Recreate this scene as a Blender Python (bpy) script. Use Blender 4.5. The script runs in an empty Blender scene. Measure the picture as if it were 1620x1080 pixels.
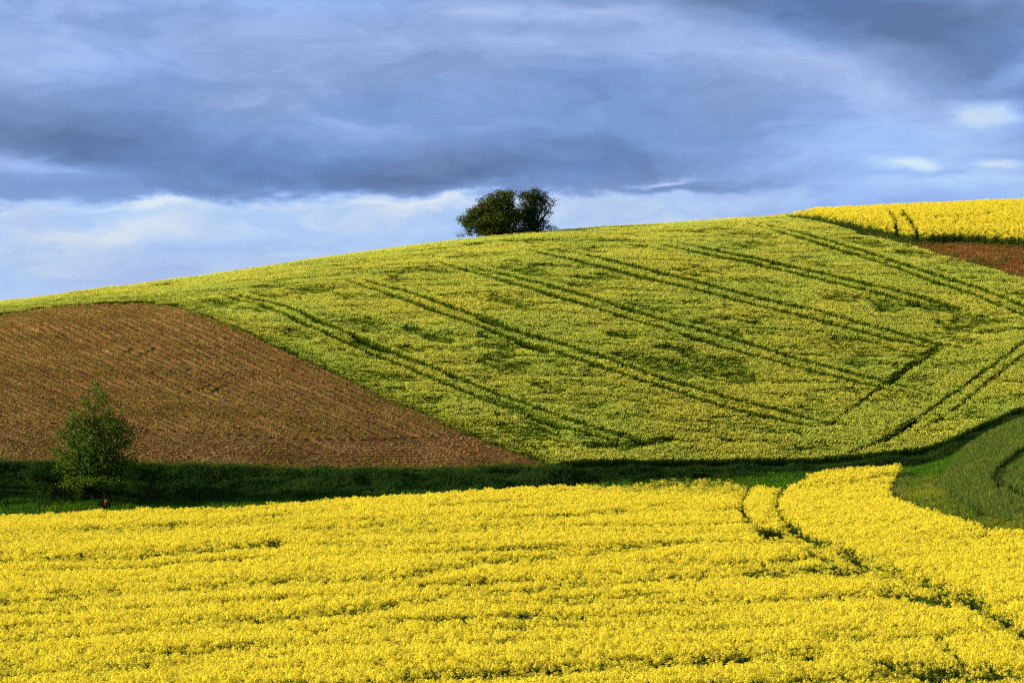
import bpy, math, random
import numpy as np
from mathutils import Vector

# ------------------------------------------------------------------ camera, sky, sun, exposure
S = bpy.context.scene
COL = S.collection
F = 6075.0                     # focal length in pixels of a 1620 px wide picture (135 mm lens)
cam_d = bpy.data.cameras.new('camera'); cam = bpy.data.objects.new('camera', cam_d); COL.objects.link(cam)
cam_d.lens = 135; cam_d.sensor_width = 36; cam_d.clip_start = 0.5; cam_d.clip_end = 20000
cam.location = (0, 0, 0); cam.rotation_euler = (math.radians(90), 0, 0)
S.camera = cam
S.view_settings.view_transform = 'Standard'; S.view_settings.look = 'None'
S.view_settings.exposure = 0.95; S.view_settings.gamma = 1.0; S.view_settings.use_curve_mapping = False
S.cycles.max_bounces = 6; S.cycles.diffuse_bounces = 3; S.cycles.transmission_bounces = 4
S.cycles.transparent_max_bounces = 4
S.cycles.use_denoising = False; S.cycles.pixel_filter_type = 'BLACKMAN_HARRIS'; S.cycles.filter_width = 1.2

SUN_EL, SUN_BEHIND = 16.0, -5.0
e_, a_ = math.radians(SUN_EL), math.radians(SUN_BEHIND)
sun_dir = Vector((-math.cos(e_) * math.cos(a_), math.cos(e_) * math.sin(a_), math.sin(e_)))
sl = bpy.data.lights.new('sun', 'SUN'); sl.energy = 5.0; sl.angle = math.radians(0.5); sl.color = (1.0, 0.87, 0.66)
so = bpy.data.objects.new('sun', sl); COL.objects.link(so)
so.rotation_euler = sun_dir.to_track_quat('Z', 'Y').to_euler(); so.location = (-60, 100, 60)

world = bpy.data.worlds.new('World'); S.world = world; world.use_nodes = True
NT = world.node_tree; NT.nodes.clear()


class G:
    """small helper to write node expressions"""
    def __init__(s, nt): s.nt = nt

    def n(s, t, **kw):
        o = s.nt.nodes.new(t)
        for k, v in kw.items(): setattr(o, k, v)
        return o

    def put(s, sock, v):
        if hasattr(v, 'is_output'): s.nt.links.new(v, sock)
        elif v is not None: sock.default_value = v

    def m(s, op, a, b=None, c=None, clamp=False):
        o = s.n('ShaderNodeMath', operation=op, use_clamp=clamp)
        s.put(o.inputs[0], a); s.put(o.inputs[1], b); s.put(o.inputs[2], c)
        return o.outputs[0]

    def xyz(s, x, y, z):
        o = s.n('ShaderNodeCombineXYZ'); s.put(o.inputs[0], x); s.put(o.inputs[1], y); s.put(o.inputs[2], z)
        return o.outputs[0]

    def noise(s, vec, scale, detail=4, rough=0.5, dist=0.0):
        o = s.n('ShaderNodeTexNoise'); s.put(o.inputs['Vector'], vec)
        o.inputs['Scale'].default_value = scale; o.inputs['Detail'].default_value = detail
        o.inputs['Roughness'].default_value = rough; o.inputs['Distortion'].default_value = dist
        return o

    def ss(s, v, a, b, lo=0.0, hi=1.0):
        o = s.n('ShaderNodeMapRange', interpolation_type='SMOOTHSTEP'); s.put(o.inputs[0], v)
        o.inputs[1].default_value = a; o.inputs[2].default_value = b
        o.inputs[3].default_value = lo; o.inputs[4].default_value = hi
        return o.outputs[0]

    def mix(s, f, a, b, mode='MIX'):
        o = s.n('ShaderNodeMix', data_type='RGBA', blend_type=mode)
        s.put(o.inputs[0], f); s.put(o.inputs[6], a); s.put(o.inputs[7], b)
        return o.outputs[2]

    def ramp(s, f, stops):
        o = s.n('ShaderNodeValToRGB'); el = o.color_ramp.elements
        while len(el) < len(stops): el.new(0.5)
        for e, (p, c) in zip(el, stops): e.position = p; e.color = (*c, 1)
        s.put(o.inputs[0], f)
        return o.outputs[0]


def lin(r, g, b):
    f = lambda c: (c / 255 / 12.92) if c <= 10 else ((c / 255 + 0.055) / 1.055) ** 2.4
    return (f(r), f(g), f(b))


def build_sky():
    g = G(NT)
    tc = g.n('ShaderNodeTexCoord'); sp = g.n('ShaderNodeSeparateXYZ'); NT.links.new(tc.outputs['Generated'], sp.inputs[0])
    az = g.m('ARCTAN2', sp.outputs[0], sp.outputs[1]); el = g.m('ARCSINE', sp.outputs[2])
    U = g.m('MULTIPLY', az, 7.5); V = g.m('MULTIPLY', el, 7.5)       # about -1..1 across the view, 0..0.67 up
    # turbulent warping of the cloud field (layers stretched along the horizon)
    w1 = g.noise(g.xyz(g.m('MULTIPLY', U, 1.0), g.m('MULTIPLY', V, 3.0), 3.1), 2.2, 5, 0.55)
    w2 = g.noise(g.xyz(g.m('MULTIPLY', U, 1.0), g.m('MULTIPLY', V, 2.6), 9.7), 7.0, 6, 0.6)
    sw = g.n('ShaderNodeSeparateColor'); NT.links.new(w1.outputs['Color'], sw.inputs[0])
    sw2 = g.n('ShaderNodeSeparateColor'); NT.links.new(w2.outputs['Color'], sw2.inputs[0])
    def wrp(base, a, b, ka, kb):
        return g.m('ADD', base, g.m('ADD', g.m('MULTIPLY', g.m('SUBTRACT', a, 0.5), ka), g.m('MULTIPLY', g.m('SUBTRACT', b, 0.5), kb)))
    Uw = wrp(U, sw.outputs[0], sw2.outputs[0], 0.55, 0.16)
    Vw = wrp(V, sw.outputs[1], sw2.outputs[1], 0.11, 0.06)
    Ub = wrp(U, sw.outputs[0], sw2.outputs[0], 0.20, 0.13); Vb = wrp(V, sw.outputs[1], sw2.outputs[1], 0.055, 0.065)
    n1 = g.noise(g.xyz(g.m('MULTIPLY', Uw, 1.0), g.m('MULTIPLY', Vw, 4.2), 1.3), 1.9, 8, 0.58).outputs[0]
    n2 = g.noise(g.xyz(g.m('MULTIPLY', Uw, 1.0), g.m('MULTIPLY', Vw, 2.0), 5.3), 7.0, 10, 0.7).outputs[0]
    B = g.m('ADD', g.m('MULTIPLY', g.m('SUBTRACT', n1, 0.5), 0.72), g.m('MULTIPLY', g.m('SUBTRACT', n2, 0.5), 0.46))
    B = g.m('ADD', B, 0.44)

    def blob(px, py, rx, ry, amp, rot=0.0, sharp=2.3):
        nonlocal B
        u0 = (px - 810) / 810; v0 = (540 - py) / 810; ru = rx / 810; rv = ry / 810
        du = g.m('SUBTRACT', Ub, u0); dv = g.m('SUBTRACT', Vb, v0)
        c, s_ = math.cos(math.radians(rot)), math.sin(math.radians(rot))
        a = g.m('DIVIDE', g.m('ADD', g.m('MULTIPLY', du, c), g.m('MULTIPLY', dv, s_)), ru)
        b = g.m('DIVIDE', g.m('SUBTRACT', g.m('MULTIPLY', dv, c), g.m('MULTIPLY', du, s_)), rv)
        r = g.m('ADD', g.m('MULTIPLY', a, a), g.m('MULTIPLY', b, b))
        e = g.m('EXPONENT', g.m('MULTIPLY', g.m('POWER', r, sharp * 0.5), -1.0))
        B = g.m('ADD', B, g.m('MULTIPLY', e, amp))
    # the bank of slate cloud with a crisp underside, brighter air below it
    ve = g.m('ADD', g.m('MULTIPLY', Uw, 0.030), 0.291)
    under = g.ss(g.m('SUBTRACT', Vw, ve), -0.012, 0.010, 1.0, 0.0)
    left = g.ss(Uw, 0.05, 0.75, 1.0, 0.42)
    B = g.m('ADD', B, g.m('MULTIPLY', g.m('MULTIPLY', under, left), 0.34))
    over = g.m('MULTIPLY', g.ss(g.m('SUBTRACT', Vw, ve), 0.0, 0.20, 1.0, 0.0), g.ss(g.m('SUBTRACT', Vw, ve), -0.012, 0.010, 0.0, 1.0))
    B = g.m('SUBTRACT', B, g.m('MULTIPLY', g.m('MULTIPLY', over, left), 0.13))
    for b in BLOBS: blob(*b)
    B = g.m('ADD', g.m('MULTIPLY', g.m('SUBTRACT', B, 0.5), 0.92), 0.51, clamp=True)
    k = 1 / 2 ** 0.95
    P = lambda r, gg, b: tuple(v * k for v in lin(r, gg, b))
    col = g.ramp(B, [(0.0, P(96, 118, 165)), (0.22, P(115, 141, 191)), (0.42, P(134, 161, 213)), (0.6, P(161, 184, 236)),
                     (0.78, P(184, 208, 249)), (1.0, P(232, 239, 253))])
    # hue drift: greyer and bluer regions of the deck
    hn = g.noise(g.xyz(U, g.m('MULTIPLY', V, 2.5), 7.7), 1.7, 3, 0.5).outputs[0]
    col = g.mix(g.ss(hn, 0.35, 0.65), g.mix(1.0, col, (0.88, 1.02, 1.08, 1), 'MULTIPLY'), g.mix(1.0, col, (1.01, 1.01, 0.98, 1), 'MULTIPLY'))
    # greyish, paler air right at the horizon
    hz = g.ss(V, 0.0, 0.19, 0.55, 0.0)
    col = g.mix(hz, col, (*P(196, 212, 240), 1))
    # the deck gets heavier overhead
    dome = g.ss(el, 0.12, 1.2, 1.0, 0.5)
    o = g.n('ShaderNodeVectorMath', operation='SCALE'); NT.links.new(col, o.inputs[0]); NT.links.new(dome, o.inputs[3])
    bg = g.n('ShaderNodeBackground'); NT.links.new(o.outputs[0], bg.inputs[0]); bg.inputs[1].default_value = 1.0
    sky = g.n('ShaderNodeTexSky', sky_type='NISHITA', sun_disc=False); sky.sun_elevation = e_
    sky.sun_rotation = math.radians(270 + SUN_BEHIND)
    bs = g.n('ShaderNodeBackground'); NT.links.new(sky.outputs[0], bs.inputs[0]); bs.inputs[1].default_value = 0.06
    mx = g.n('ShaderNodeMixShader'); NT.links.new(g.ss(B, 0.55, 1.0, 0.97, 0.86), mx.inputs[0])
    NT.links.new(bs.outputs[0], mx.inputs[1]); NT.links.new(bg.outputs[0], mx.inputs[2])
    ou = g.n('ShaderNodeOutputWorld'); NT.links.new(mx.outputs[0], ou.inputs[0])


BLOBS = [  # x, y, rx, ry, amplitude, tilt, sharpness: cloud masses by bearing and height above the horizon
    (90, 200, 300, 62, -0.28, -3), (420, 262, 420, 44, -0.20, -2), (480, 292, 330, 14, -0.12, 2), (640, 170, 260, 40, -0.08, 0),
    (50, 268, 130, 16, 0.34, -4), (900, 245, 260, 38, -0.14, 3), (960, 120, 280, 38, -0.14, -4), (1100, 175, 240, 26, -0.08, -6),
    (1440, 15, 400, 50, -0.44, -6), (1500, 90, 200, 46, -0.34, -22), (1290, 55, 160, 22, -0.16, -22),
    (200, 75, 330, 60, 0.14, 3), (620, 60, 260, 34, 0.12, 0), (850, 22, 200, 20, 0.20, 0), (1100, 70, 150, 30, 0.12, -20), (1320, 125, 120, 26, 0.08, -22),
    (1565, 180, 66, 17, 0.40, 0), (1500, 215, 180, 40, 0.14, 0), (1600, 120, 70, 22, 0.24, 20), (1445, 262, 56, 15, 0.46, 0), (1580, 268, 50, 10, 0.38, 0), (1450, 245, 240, 55, 0.10, 0), (1530, 290, 120, 12, 0.14, 0),
    (1028, 285, 46, 6, 0.52, 5), (1085, 281, 40, 5, 0.2, 3), (480, 316, 330, 9, 0.30, 1), (215, 322, 60, 9, 0.34, 3), (660, 322, 120, 16, 0.14, 10),
    (1180, 296, 170, 11, -0.20, 0), (1330, 240, 280, 40, 0.16, 0), (1330, 170, 260, 40, 0.10, 0), (370, 165, 90, 12, 0.16, 4), (540, 190, 70, 12, 0.16, -8), (520, 245, 120, 14, 0.08, 0),
    (180, 365, 160, 16, 0.10, 4), (420, 385, 200, 10, -0.10, 4),
]
build_sky()

# ------------------------------------------------------------------ small numeric tools
rng = np.random.default_rng(7)
random.seed(7)


def vnoise(x, y, seed=0):
    xi = np.floor(x).astype(np.int64); yi = np.floor(y).astype(np.int64); fx = x - xi; fy = y - yi
    def h(a, b):
        n = (a * 374761393 + b * 668265263 + seed * 1442695041) & 0x7fffffff
        n = ((n ^ (n >> 13)) * 1274126177) & 0x7fffffff
        return ((n ^ (n >> 16)) & 0xffff) / 65535.0
    u = fx * fx * (3 - 2 * fx); v = fy * fy * (3 - 2 * fy)
    return (h(xi, yi) * (1 - u) + h(xi + 1, yi) * u) * (1 - v) + (h(xi, yi + 1) * (1 - u) + h(xi + 1, yi + 1) * u) * v


def fbm(x, y, o=4, seed=0):
    t = 0; a = 0.5; n = 0
    for i in range(o):
        t = t + a * vnoise(x, y, seed + i * 17); n += a; a *= 0.5; x = x * 2.03 + 11.3; y = y * 2.03 + 4.7
    return t / n


def sstep(a, b, v):
    t = np.clip((v - a) / (b - a), 0, 1); return t * t * (3 - 2 * t)


def pchip(xs, ys, x):
    xs = np.asarray(xs, float); ys = np.asarray(ys, float); h = np.diff(xs); d = np.diff(ys) / h
    m = np.zeros_like(xs); m[0] = d[0]; m[-1] = d[-1]
    for i in range(1, len(xs) - 1):
        if d[i - 1] * d[i] > 0:
            w1 = 2 * h[i] + h[i - 1]; w2 = h[i] + 2 * h[i - 1]; m[i] = (w1 + w2) / (w1 / d[i - 1] + w2 / d[i])
    x = np.clip(x, xs[0], xs[-1]); i = np.clip(np.searchsorted(xs, x) - 1, 0, len(xs) - 2)
    t = (x - xs[i]) / h[i]; t2 = t * t; t3 = t2 * t
    return (2 * t3 - 3 * t2 + 1) * ys[i] + (t3 - 2 * t2 + t) * h[i] * m[i] + (-2 * t3 + 3 * t2) * ys[i + 1] + (t3 - t2) * h[i] * m[i + 1]


def in_poly(x, y, P):
    P = np.asarray(P, float); r = np.zeros(x.shape, bool); j = len(P) - 1
    for i in range(len(P)):
        xi, yi = P[i]; xj, yj = P[j]
        if yi != yj:
            c = ((yi > y) != (yj > y)) & (x < (xj - xi) * (y - yi) / (yj - yi) + xi)
            r ^= c
        j = i
    return r


def line_dist(x, y, P, ky=1.0):
    P = np.asarray(P, float); d = np.full(x.shape, 1e9)
    for (ax, ay), (bx, by) in zip(P[:-1], P[1:]):
        vx, vy = bx - ax, (by - ay) * ky; px, py = x - ax, (y - ay) * ky
        t = np.clip((px * vx + py * vy) / (vx * vx + vy * vy + 1e-9), 0, 1)
        d = np.minimum(d, np.hypot(px - t * vx, py - t * vy))
    return d


# ------------------------------------------------------------------ the lie of the land
# bearings (as x on a 1620 wide view) against distance and height of: field edge, foot and top of the bank, ridge
KX = [-1200, -400, 0, 300, 600, 900, 1200, 1450, 1620, 2000, 2800]
EY = [258, 262, 268, 272, 276, 281, 284, 240, 204, 190, 180]
EZ = [-13.4, -13.3, -13.1, -12.75, -12.1, -11.65, -11.6, -11.5, -11.2, -10.5, -9.5]
FY = [266, 270, 275, 278, 280, 285, 293, 299, 311, 321, 335]
FZ = [-13.2, -12.8, -12.15, -12.0, -11.6, -11.2, -10.6, -10.1, -6.55, -3.3, -.5]
TY = [273, 276, 281, 284, 286, 290, 297, 303, 314, 325, 340]
TZ = [-10.2, -9.7, -9.05, -9.4, -9.8, -9.6, -9.7, -9.0, -5.85, -2.5, .8]
RY = [350, 370, 385, 395, 410, 425, 440, 448, 452, 460, 480]
Ry = [600, 540, 486, 449, 406, 373, 353, 340, 333, 326, 330]


def ground_z(X, Y):
    X = np.asarray(X, float); Y = np.asarray(Y, float)
    Yc = np.maximum(Y, 20.0)
    x = np.clip(810 + F * X / Yc, -1200, 2800)
    ey, ez, fy, fz, ty, tz, ry, ryy = (pchip(KX, k, x) for k in (EY, EZ, FY, FZ, TY, TZ, RY, Ry))
    z = np.full(X.shape, -1.7)
    seg = lambda a, za, b, zb: za + (zb - za) * (Y - a) / (b - a)
    z = np.where(Y > 0, -1.7 - 10.3 * Y / 100, z)
    z = np.where(Y > 100, seg(100, -12.0, 130, -12.8), z)
    z = np.where(Y > 130, seg(130, -12.8, ey, ez), z)
    z = np.where(Y > ey, seg(ey, ez, fy, fz), z)
    tt = np.clip((Y - fy) / (ty - fy), 0, 1)
    z = np.where(Y > fy, fz + (tz - fz) * (tt * 0.5 + 0.5 * tt * tt * (3 - 2 * tt)), z)
    yt = 540 - F * tz / ty
    t = np.clip((Y - ty) / (ry - ty), 0, 1)
    yh = yt + (ryy - yt) * (1 - (1 - t) ** 1.85)
    yh = np.where(Y > ry, ryy + 150 * ((Y - ry) / 100) ** 2, yh)
    z = np.where(Y > ty, np.maximum((540 - yh) / F * Y, -25), z)
    und = (fbm(X / 14, Y / 14, 2, 5) - 0.5) * 0.35 * sstep(0, 25, Y - ty)
    return z + und


def px(X, Y, Z):
    return 810 + F * X / Y, 540 - F * Z / Y


def ridgeY(X, Y): return pchip(KX, RY, 810 + F * X / Y)
def topY(X, Y): return pchip(KX, TY, 810 + F * X / Y)
def footY(X, Y): return pchip(KX, FY, 810 + F * X / Y)


def at(x, y, h=0.0, y0=110, y1=None):
    """first place along a bearing where something h high is seen at picture height y"""
    if y1 is None: y1 = float(pchip(KX, RY, np.array(float(x))))
    Y = np.linspace(y0, y1, 3000); X = (x - 810) / F * Y; Z = ground_z(X, Y)
    yy = 540 - F * (Z + h) / Y
    i = int(np.argmax(yy <= y)) if (yy <= y).any() else len(Y) - 1
    return float(X[i]), float(Y[i]), float(Z[i])


# outlines of the fields
RAPE = [(-900, 850), (-300, 824), (0, 812), (150, 808), (300, 800), (500, 789), (700, 777), (900, 767), (1050, 757), (1150, 757),
        (1182, 766), (1240, 769), (1262, 756), (1290, 744), (1350, 737), (1425, 733), (1412, 750), (1403, 770), (1415, 785),
        (1450, 800), (1500, 814), (1560, 828), (1620, 838), (1800, 862), (2600, 900), (2600, 9000), (-900, 9000)]
BRX = [-900, -400, -200, 0, 80, 150, 230, 270, 300, 350, 400, 450, 500, 550, 600, 650, 700, 750, 800, 850, 885]
BRY = [640, 568, 530, 500, 488, 483, 482, 487, 495, 513, 534, 557, 580, 603, 628, 650, 672, 692, 712, 731, 748]
GRX = [1195, 1300, 1380, 1440, 1500, 1560, 1620, 1750, 2000]      # right edge of the barley (tops)
GRY = [334, 349, 371, 386, 403, 420, 438, 480, 560]
UPX = [1195, 1300, 1380, 1450, 1520, 1620, 1800, 2200]            # foot of the upper rapeseed
UPY = [341, 355, 372, 386, 384, 390, 400, 420]
WHEAT = [(1482, 766), (1488, 752), (1504, 736), (1530, 703), (1562, 683), (1620, 648), (1900, 560), (2600, 520), (2600, 900),
         (1900, 880), (1700, 850), (1620, 822), (1570, 806), (1530, 790), (1500, 778)]
TRACKS = [
    [(375, 463), (450, 482), (520, 510), (600, 545), (700, 585), (800, 625), (900, 660), (1000, 690), (1060, 702)],
    [(345, 462), (420, 483), (500, 517), (600, 560), (700, 602), (800, 642), (900, 676), (980, 694)],
    [(575, 440), (650, 461), (720, 485), (800, 515), (870, 535), (950, 560), (1050, 595), (1150, 625), (1250, 650), (1320, 668)],
    [(545, 440), (620, 464), (700, 493), (760, 514), (830, 540), (900, 560), (1000, 594), (1100, 626), (1200, 654), (1290, 672)],
    [(735, 418), (800, 432), (880, 452), (950, 472), (1050, 503), (1150, 530), (1250, 560), (1350, 588), (1440, 610), (1480, 625)],
    [(690, 412), (750, 428), (850, 457), (950, 487), (1050, 518), (1150, 547), (1250, 575), (1350, 600), (1420, 618)],
    [(880, 392), (925, 400), (1000, 418), (1060, 432), (1130, 450), (1200, 468), (1290, 489), (1400, 518), (1480, 540), (1530, 550)],
    [(820, 390), (900, 407), (980, 426), (1040, 441), (1110, 458), (1200, 481), (1300, 505), (1400, 532), (1490, 550)],
    [(1060, 380), (1120, 391), (1180, 403), (1250, 419), (1330, 437), (1400, 453), (1480, 474), (1540, 490)],
    [(1040, 384), (1100, 396), (1180, 412), (1250, 428), (1330, 447), (1400, 464), (1480, 484)],
    [(1200, 350), (1240, 360), (1300, 375), (1360, 393), (1420, 413), (1500, 438), (1570, 462), (1620, 482), (1700, 520)],
    [(1180, 350), (1250, 370), (1310, 387), (1400, 415), (1470, 441), (1540, 464), (1620, 496), (1700, 530)],
    [(1720, 480), (1620, 538), (1560, 580), (1510, 617), (1460, 652), (1400, 690), (1370, 702), (1340, 712)],
    [(1720, 500), (1620, 556), (1560, 602), (1520, 636), (1490, 657), (1460, 672)],
    [(1488, 547), (1455, 565), (1430, 580), (1405, 600), (1370, 625), (1340, 645), (1310, 668)],
]
WIDE = [[(1440, 478), (1490, 485), (1515, 490)], [(1480, 548), (1440, 575), (1410, 598)], [(1500, 515), (1530, 516), (1555, 498)],
        [(770, 628), (830, 650), (880, 670)], [(1400, 690), (1440, 665)], [(760, 500), (790, 511)],
        [(820, 540), (860, 552)], [(560, 535), (600, 548)], [(1060, 690), (1000, 700), (930, 700)], [(640, 515), (660, 520)],
        [(780, 465), (830, 485)], [(965, 525), (1000, 530)], [(670, 528), (710, 536)]]
WTR = [[(1640, 690), (1603, 718), (1577, 738), (1571, 752), (1580, 766)], [(1660, 690), (1618, 716), (1592, 735), (1583, 750), (1596, 768), (1625, 782)]]
RTR = [[(1192, 758), (1176, 785), (1173, 800), (1186, 820), (1205, 834), (1235, 838)],
       [(1244, 762), (1230, 785), (1228, 800), (1242, 820), (1265, 833)]]
RTHIN = [[(1262, 834), (1290, 846), (1325, 866), (1365, 884), (1400, 890)], [(1205, 836), (1240, 846), (1290, 870), (1330, 888)],
         [(1440, 932), (1500, 938), (1545, 942), (1585, 965), (1625, 995), (1680, 1030)], [(1400, 900), (1450, 915), (1500, 930), (1545, 938)],
         [(1480, 1000), (1510, 1030), (1530, 1060), (1540, 1100)]]
RBAND = [
    ([(1262, 836), (1300, 858), (1350, 872), (1395, 888)], 6, 1.0), ([(1395, 890), (1440, 905), (1490, 920), (1535, 936)], 6, .9), ([(1235, 838), (1262, 838)], 6, 1.1),
    ([(1205, 838), (1240, 845)], 5, .9), ([(1310, 862), (1350, 880), (1362, 892)], 5, .8),
    ([(0, 845), (200, 838), (420, 815), (560, 800)], 5, .35), ([(-200, 885), (0, 880), (150, 878), (270, 868), (380, 860), (450, 856)], 6, .85),
    ([(450, 856), (520, 846), (640, 840), (800, 826), (980, 806), (1120, 800)], 4, .45),
    ([(500, 915), (650, 905), (760, 888), (900, 872), (1010, 862), (1110, 852)], 5, .7),
    ([(0, 946), (200, 932), (350, 925), (520, 905)], 6, .55), ([(560, 960), (740, 938), (900, 922), (1100, 908), (1240, 896)], 6, .55),
    ([(1180, 900), (1280, 896), (1370, 894)], 7, 1.0), ([(1240, 880), (1300, 872)], 5, .7), ([(1390, 892), (1410, 888)], 6, .9),
    ([(1000, 948), (1150, 945), (1300, 940), (1400, 938)], 6, .55), ([(1400, 930), (1450, 940), (1500, 944)], 8, .9),
    ([(1530, 938), (1548, 940)], 12, 1.2), ([(1545, 952), (1590, 975), (1640, 1004)], 9, .9), ([(1360, 905), (1430, 915), (1500, 930)], 6, .4),
    ([(640, 1066), (760, 1058), (900, 1050), (1000, 1046), (1110, 1040), (1300, 1026)], 8, .75),
    ([(0, 1010), (200, 992), (400, 978), (600, 962)], 6, .5), ([(0, 1060), (150, 1052), (330, 1040)], 7, .5),
    ([(1390, 1050), (1470, 1058), (1620, 1062)], 10, .8), ([(1490, 1010), (1520, 1040), (1530, 1075)], 6, .8),
    ([(1300, 1000), (1400, 1005), (1500, 1000)], 8, .4), ([(1470, 850), (1560, 848)], 5, .4), ([(1000, 770), (1180, 778)], 9, .35),
]

# ------------------------------------------------------------------ materials
def new_mat(name):
    m = bpy.data.materials.new(name); m.use_nodes = True; m.node_tree.nodes.clear(); return m, G(m.node_tree)


def plant_mat(name, trans=0.35, var=0.12, big=0.25, big_scale=0.12, warm=(1.25, 1.05, 0.7), cool=(0.72, 0.9, 0.8)):
    """leaf and petal colour sits in the mesh attribute 'Col'; drifts from plant to plant and slowly over the field"""
    m, g = new_mat(name)
    a = g.n('ShaderNodeAttribute', attribute_name='Col')
    oi = g.n('ShaderNodeObjectInfo'); geo = g.n('ShaderNodeNewGeometry')
    nz = g.noise(geo.outputs['Position'], big_scale, 4, 0.6).outputs[0]
    f = g.ss(nz, 0.32, 0.68)
    c = g.mix(1.0, a.outputs['Color'], g.mix(f, (*cool, 1), (*warm, 1)), 'MULTIPLY')
    c = g.mix(big, a.outputs['Color'], c) if big < 1 else c
    hs = g.n('ShaderNodeHueSaturation'); g.put(hs.inputs['Color'], c)
    g.put(hs.inputs['Value'], g.m('ADD', g.m('MULTIPLY', oi.outputs['Random'], var * 2), 1 - var))
    d = g.n('ShaderNodeBsdfDiffuse'); t = g.n('ShaderNodeBsdfTranslucent'); mx = g.n('ShaderNodeMixShader')
    g.put(d.inputs[0], hs.outputs[0]); g.put(t.inputs[0], hs.outputs[0]); mx.inputs[0].default_value = trans
    m.node_tree.links.new(d.outputs[0], mx.inputs[1]); m.node_tree.links.new(t.outputs[0], mx.inputs[2])
    o = g.n('ShaderNodeOutputMaterial'); m.node_tree.links.new(mx.outputs[0], o.inputs[0])
    return m


def plain_mat(name, ramp, scale, rough=0.95, bump=0.0, bscale=8.0, attr=None, spec=0.0):
    m, g = new_mat(name)
    geo = g.n('ShaderNodeNewGeometry'); p = geo.outputs['Position']
    n1 = g.noise(p, scale, 8, 0.65).outputs[0]; n2 = g.noise(p, scale * 0.09, 4, 0.55).outputs[0]
    f = g.m('ADD', g.m('MULTIPLY', n1, 0.6), g.m('MULTIPLY', n2, 0.4))
    c = g.ramp(g.ss(f, 0.3, 0.7), ramp)
    b = g.n('ShaderNodeBsdfPrincipled'); g.put(b.inputs['Base Color'], c); b.inputs['Roughness'].default_value = rough
    b.inputs['Specular IOR Level'].default_value = spec
    if bump:
        bn = g.n('ShaderNodeBump'); g.put(bn.inputs['Height'], g.noise(p, bscale, 8, 0.7).outputs[0])
        bn.inputs['Strength'].default_value = 1.0; bn.inputs['Distance'].default_value = bump
        m.node_tree.links.new(bn.outputs[0], b.inputs['Normal'])
    o = g.n('ShaderNodeOutputMaterial'); m.node_tree.links.new(b.outputs[0], o.inputs[0])
    return m


M_ground = plain_mat('dark turf soil', [(0, (0.016, 0.026, 0.006)), (0.5, (0.03, 0.05, 0.010)), (1, (0.055, 0.06, 0.018))], 3.0, bump=0.08, bscale=4)
M_soil = plain_mat('tilled loam', [(0, (0.070, 0.033, 0.011)), (0.45, (0.145, 0.072, 0.024)), (0.8, (0.25, 0.130, 0.045)), (1, (0.36, 0.20, 0.08))], 2.2, bump=0.10, bscale=5)
M_soil_red = plain_mat('red loam', [(0, (0.085, 0.030, 0.008)), (0.5, (0.17, 0.066, 0.015)), (1, (0.28, 0.13, 0.035))], 2.2, bump=0.10, bscale=4)
M_clod = plain_mat('dry clods', [(0, (0.11, 0.050, 0.014)), (0.5, (0.20, 0.100, 0.032)), (1, (0.40, 0.225, 0.09))], 1.7)
M_bark = plain_mat('bark', [(0, (0.02, 0.014, 0.010)), (0.5, (0.045, 0.030, 0.020)), (1, (0.08, 0.055, 0.04))], 6, bump=0.03, bscale=20)
M_barley = plant_mat('barley', 0.40, 0.16, 0.6, 0.09, (1.12, 1.02, 0.8), (0.74, 0.92, 0.85))
M_rape = plant_mat('rapeseed', 0.40, 0.07, 0.5, 0.3, (1.05, 1.0, 0.8), (0.98, 0.96, 1.0))
M_wheat = plant_mat('wheat', 0.25, 0.2, 0.9, 0.5, (1.25, 1.1, .9), (.7, .85, .8))
M_grass = plant_mat('rough grass', 0.25, 0.22, 0.9, 0.35, (1.35, 1.1, 0.8), (0.6, 0.8, 0.8))
M_leaf = plant_mat('tree leaves', 0.25, 0.0, 0.8, 1.1, (1.1, 1.1, 0.8), (0.8, 0.92, 0.9))

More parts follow.
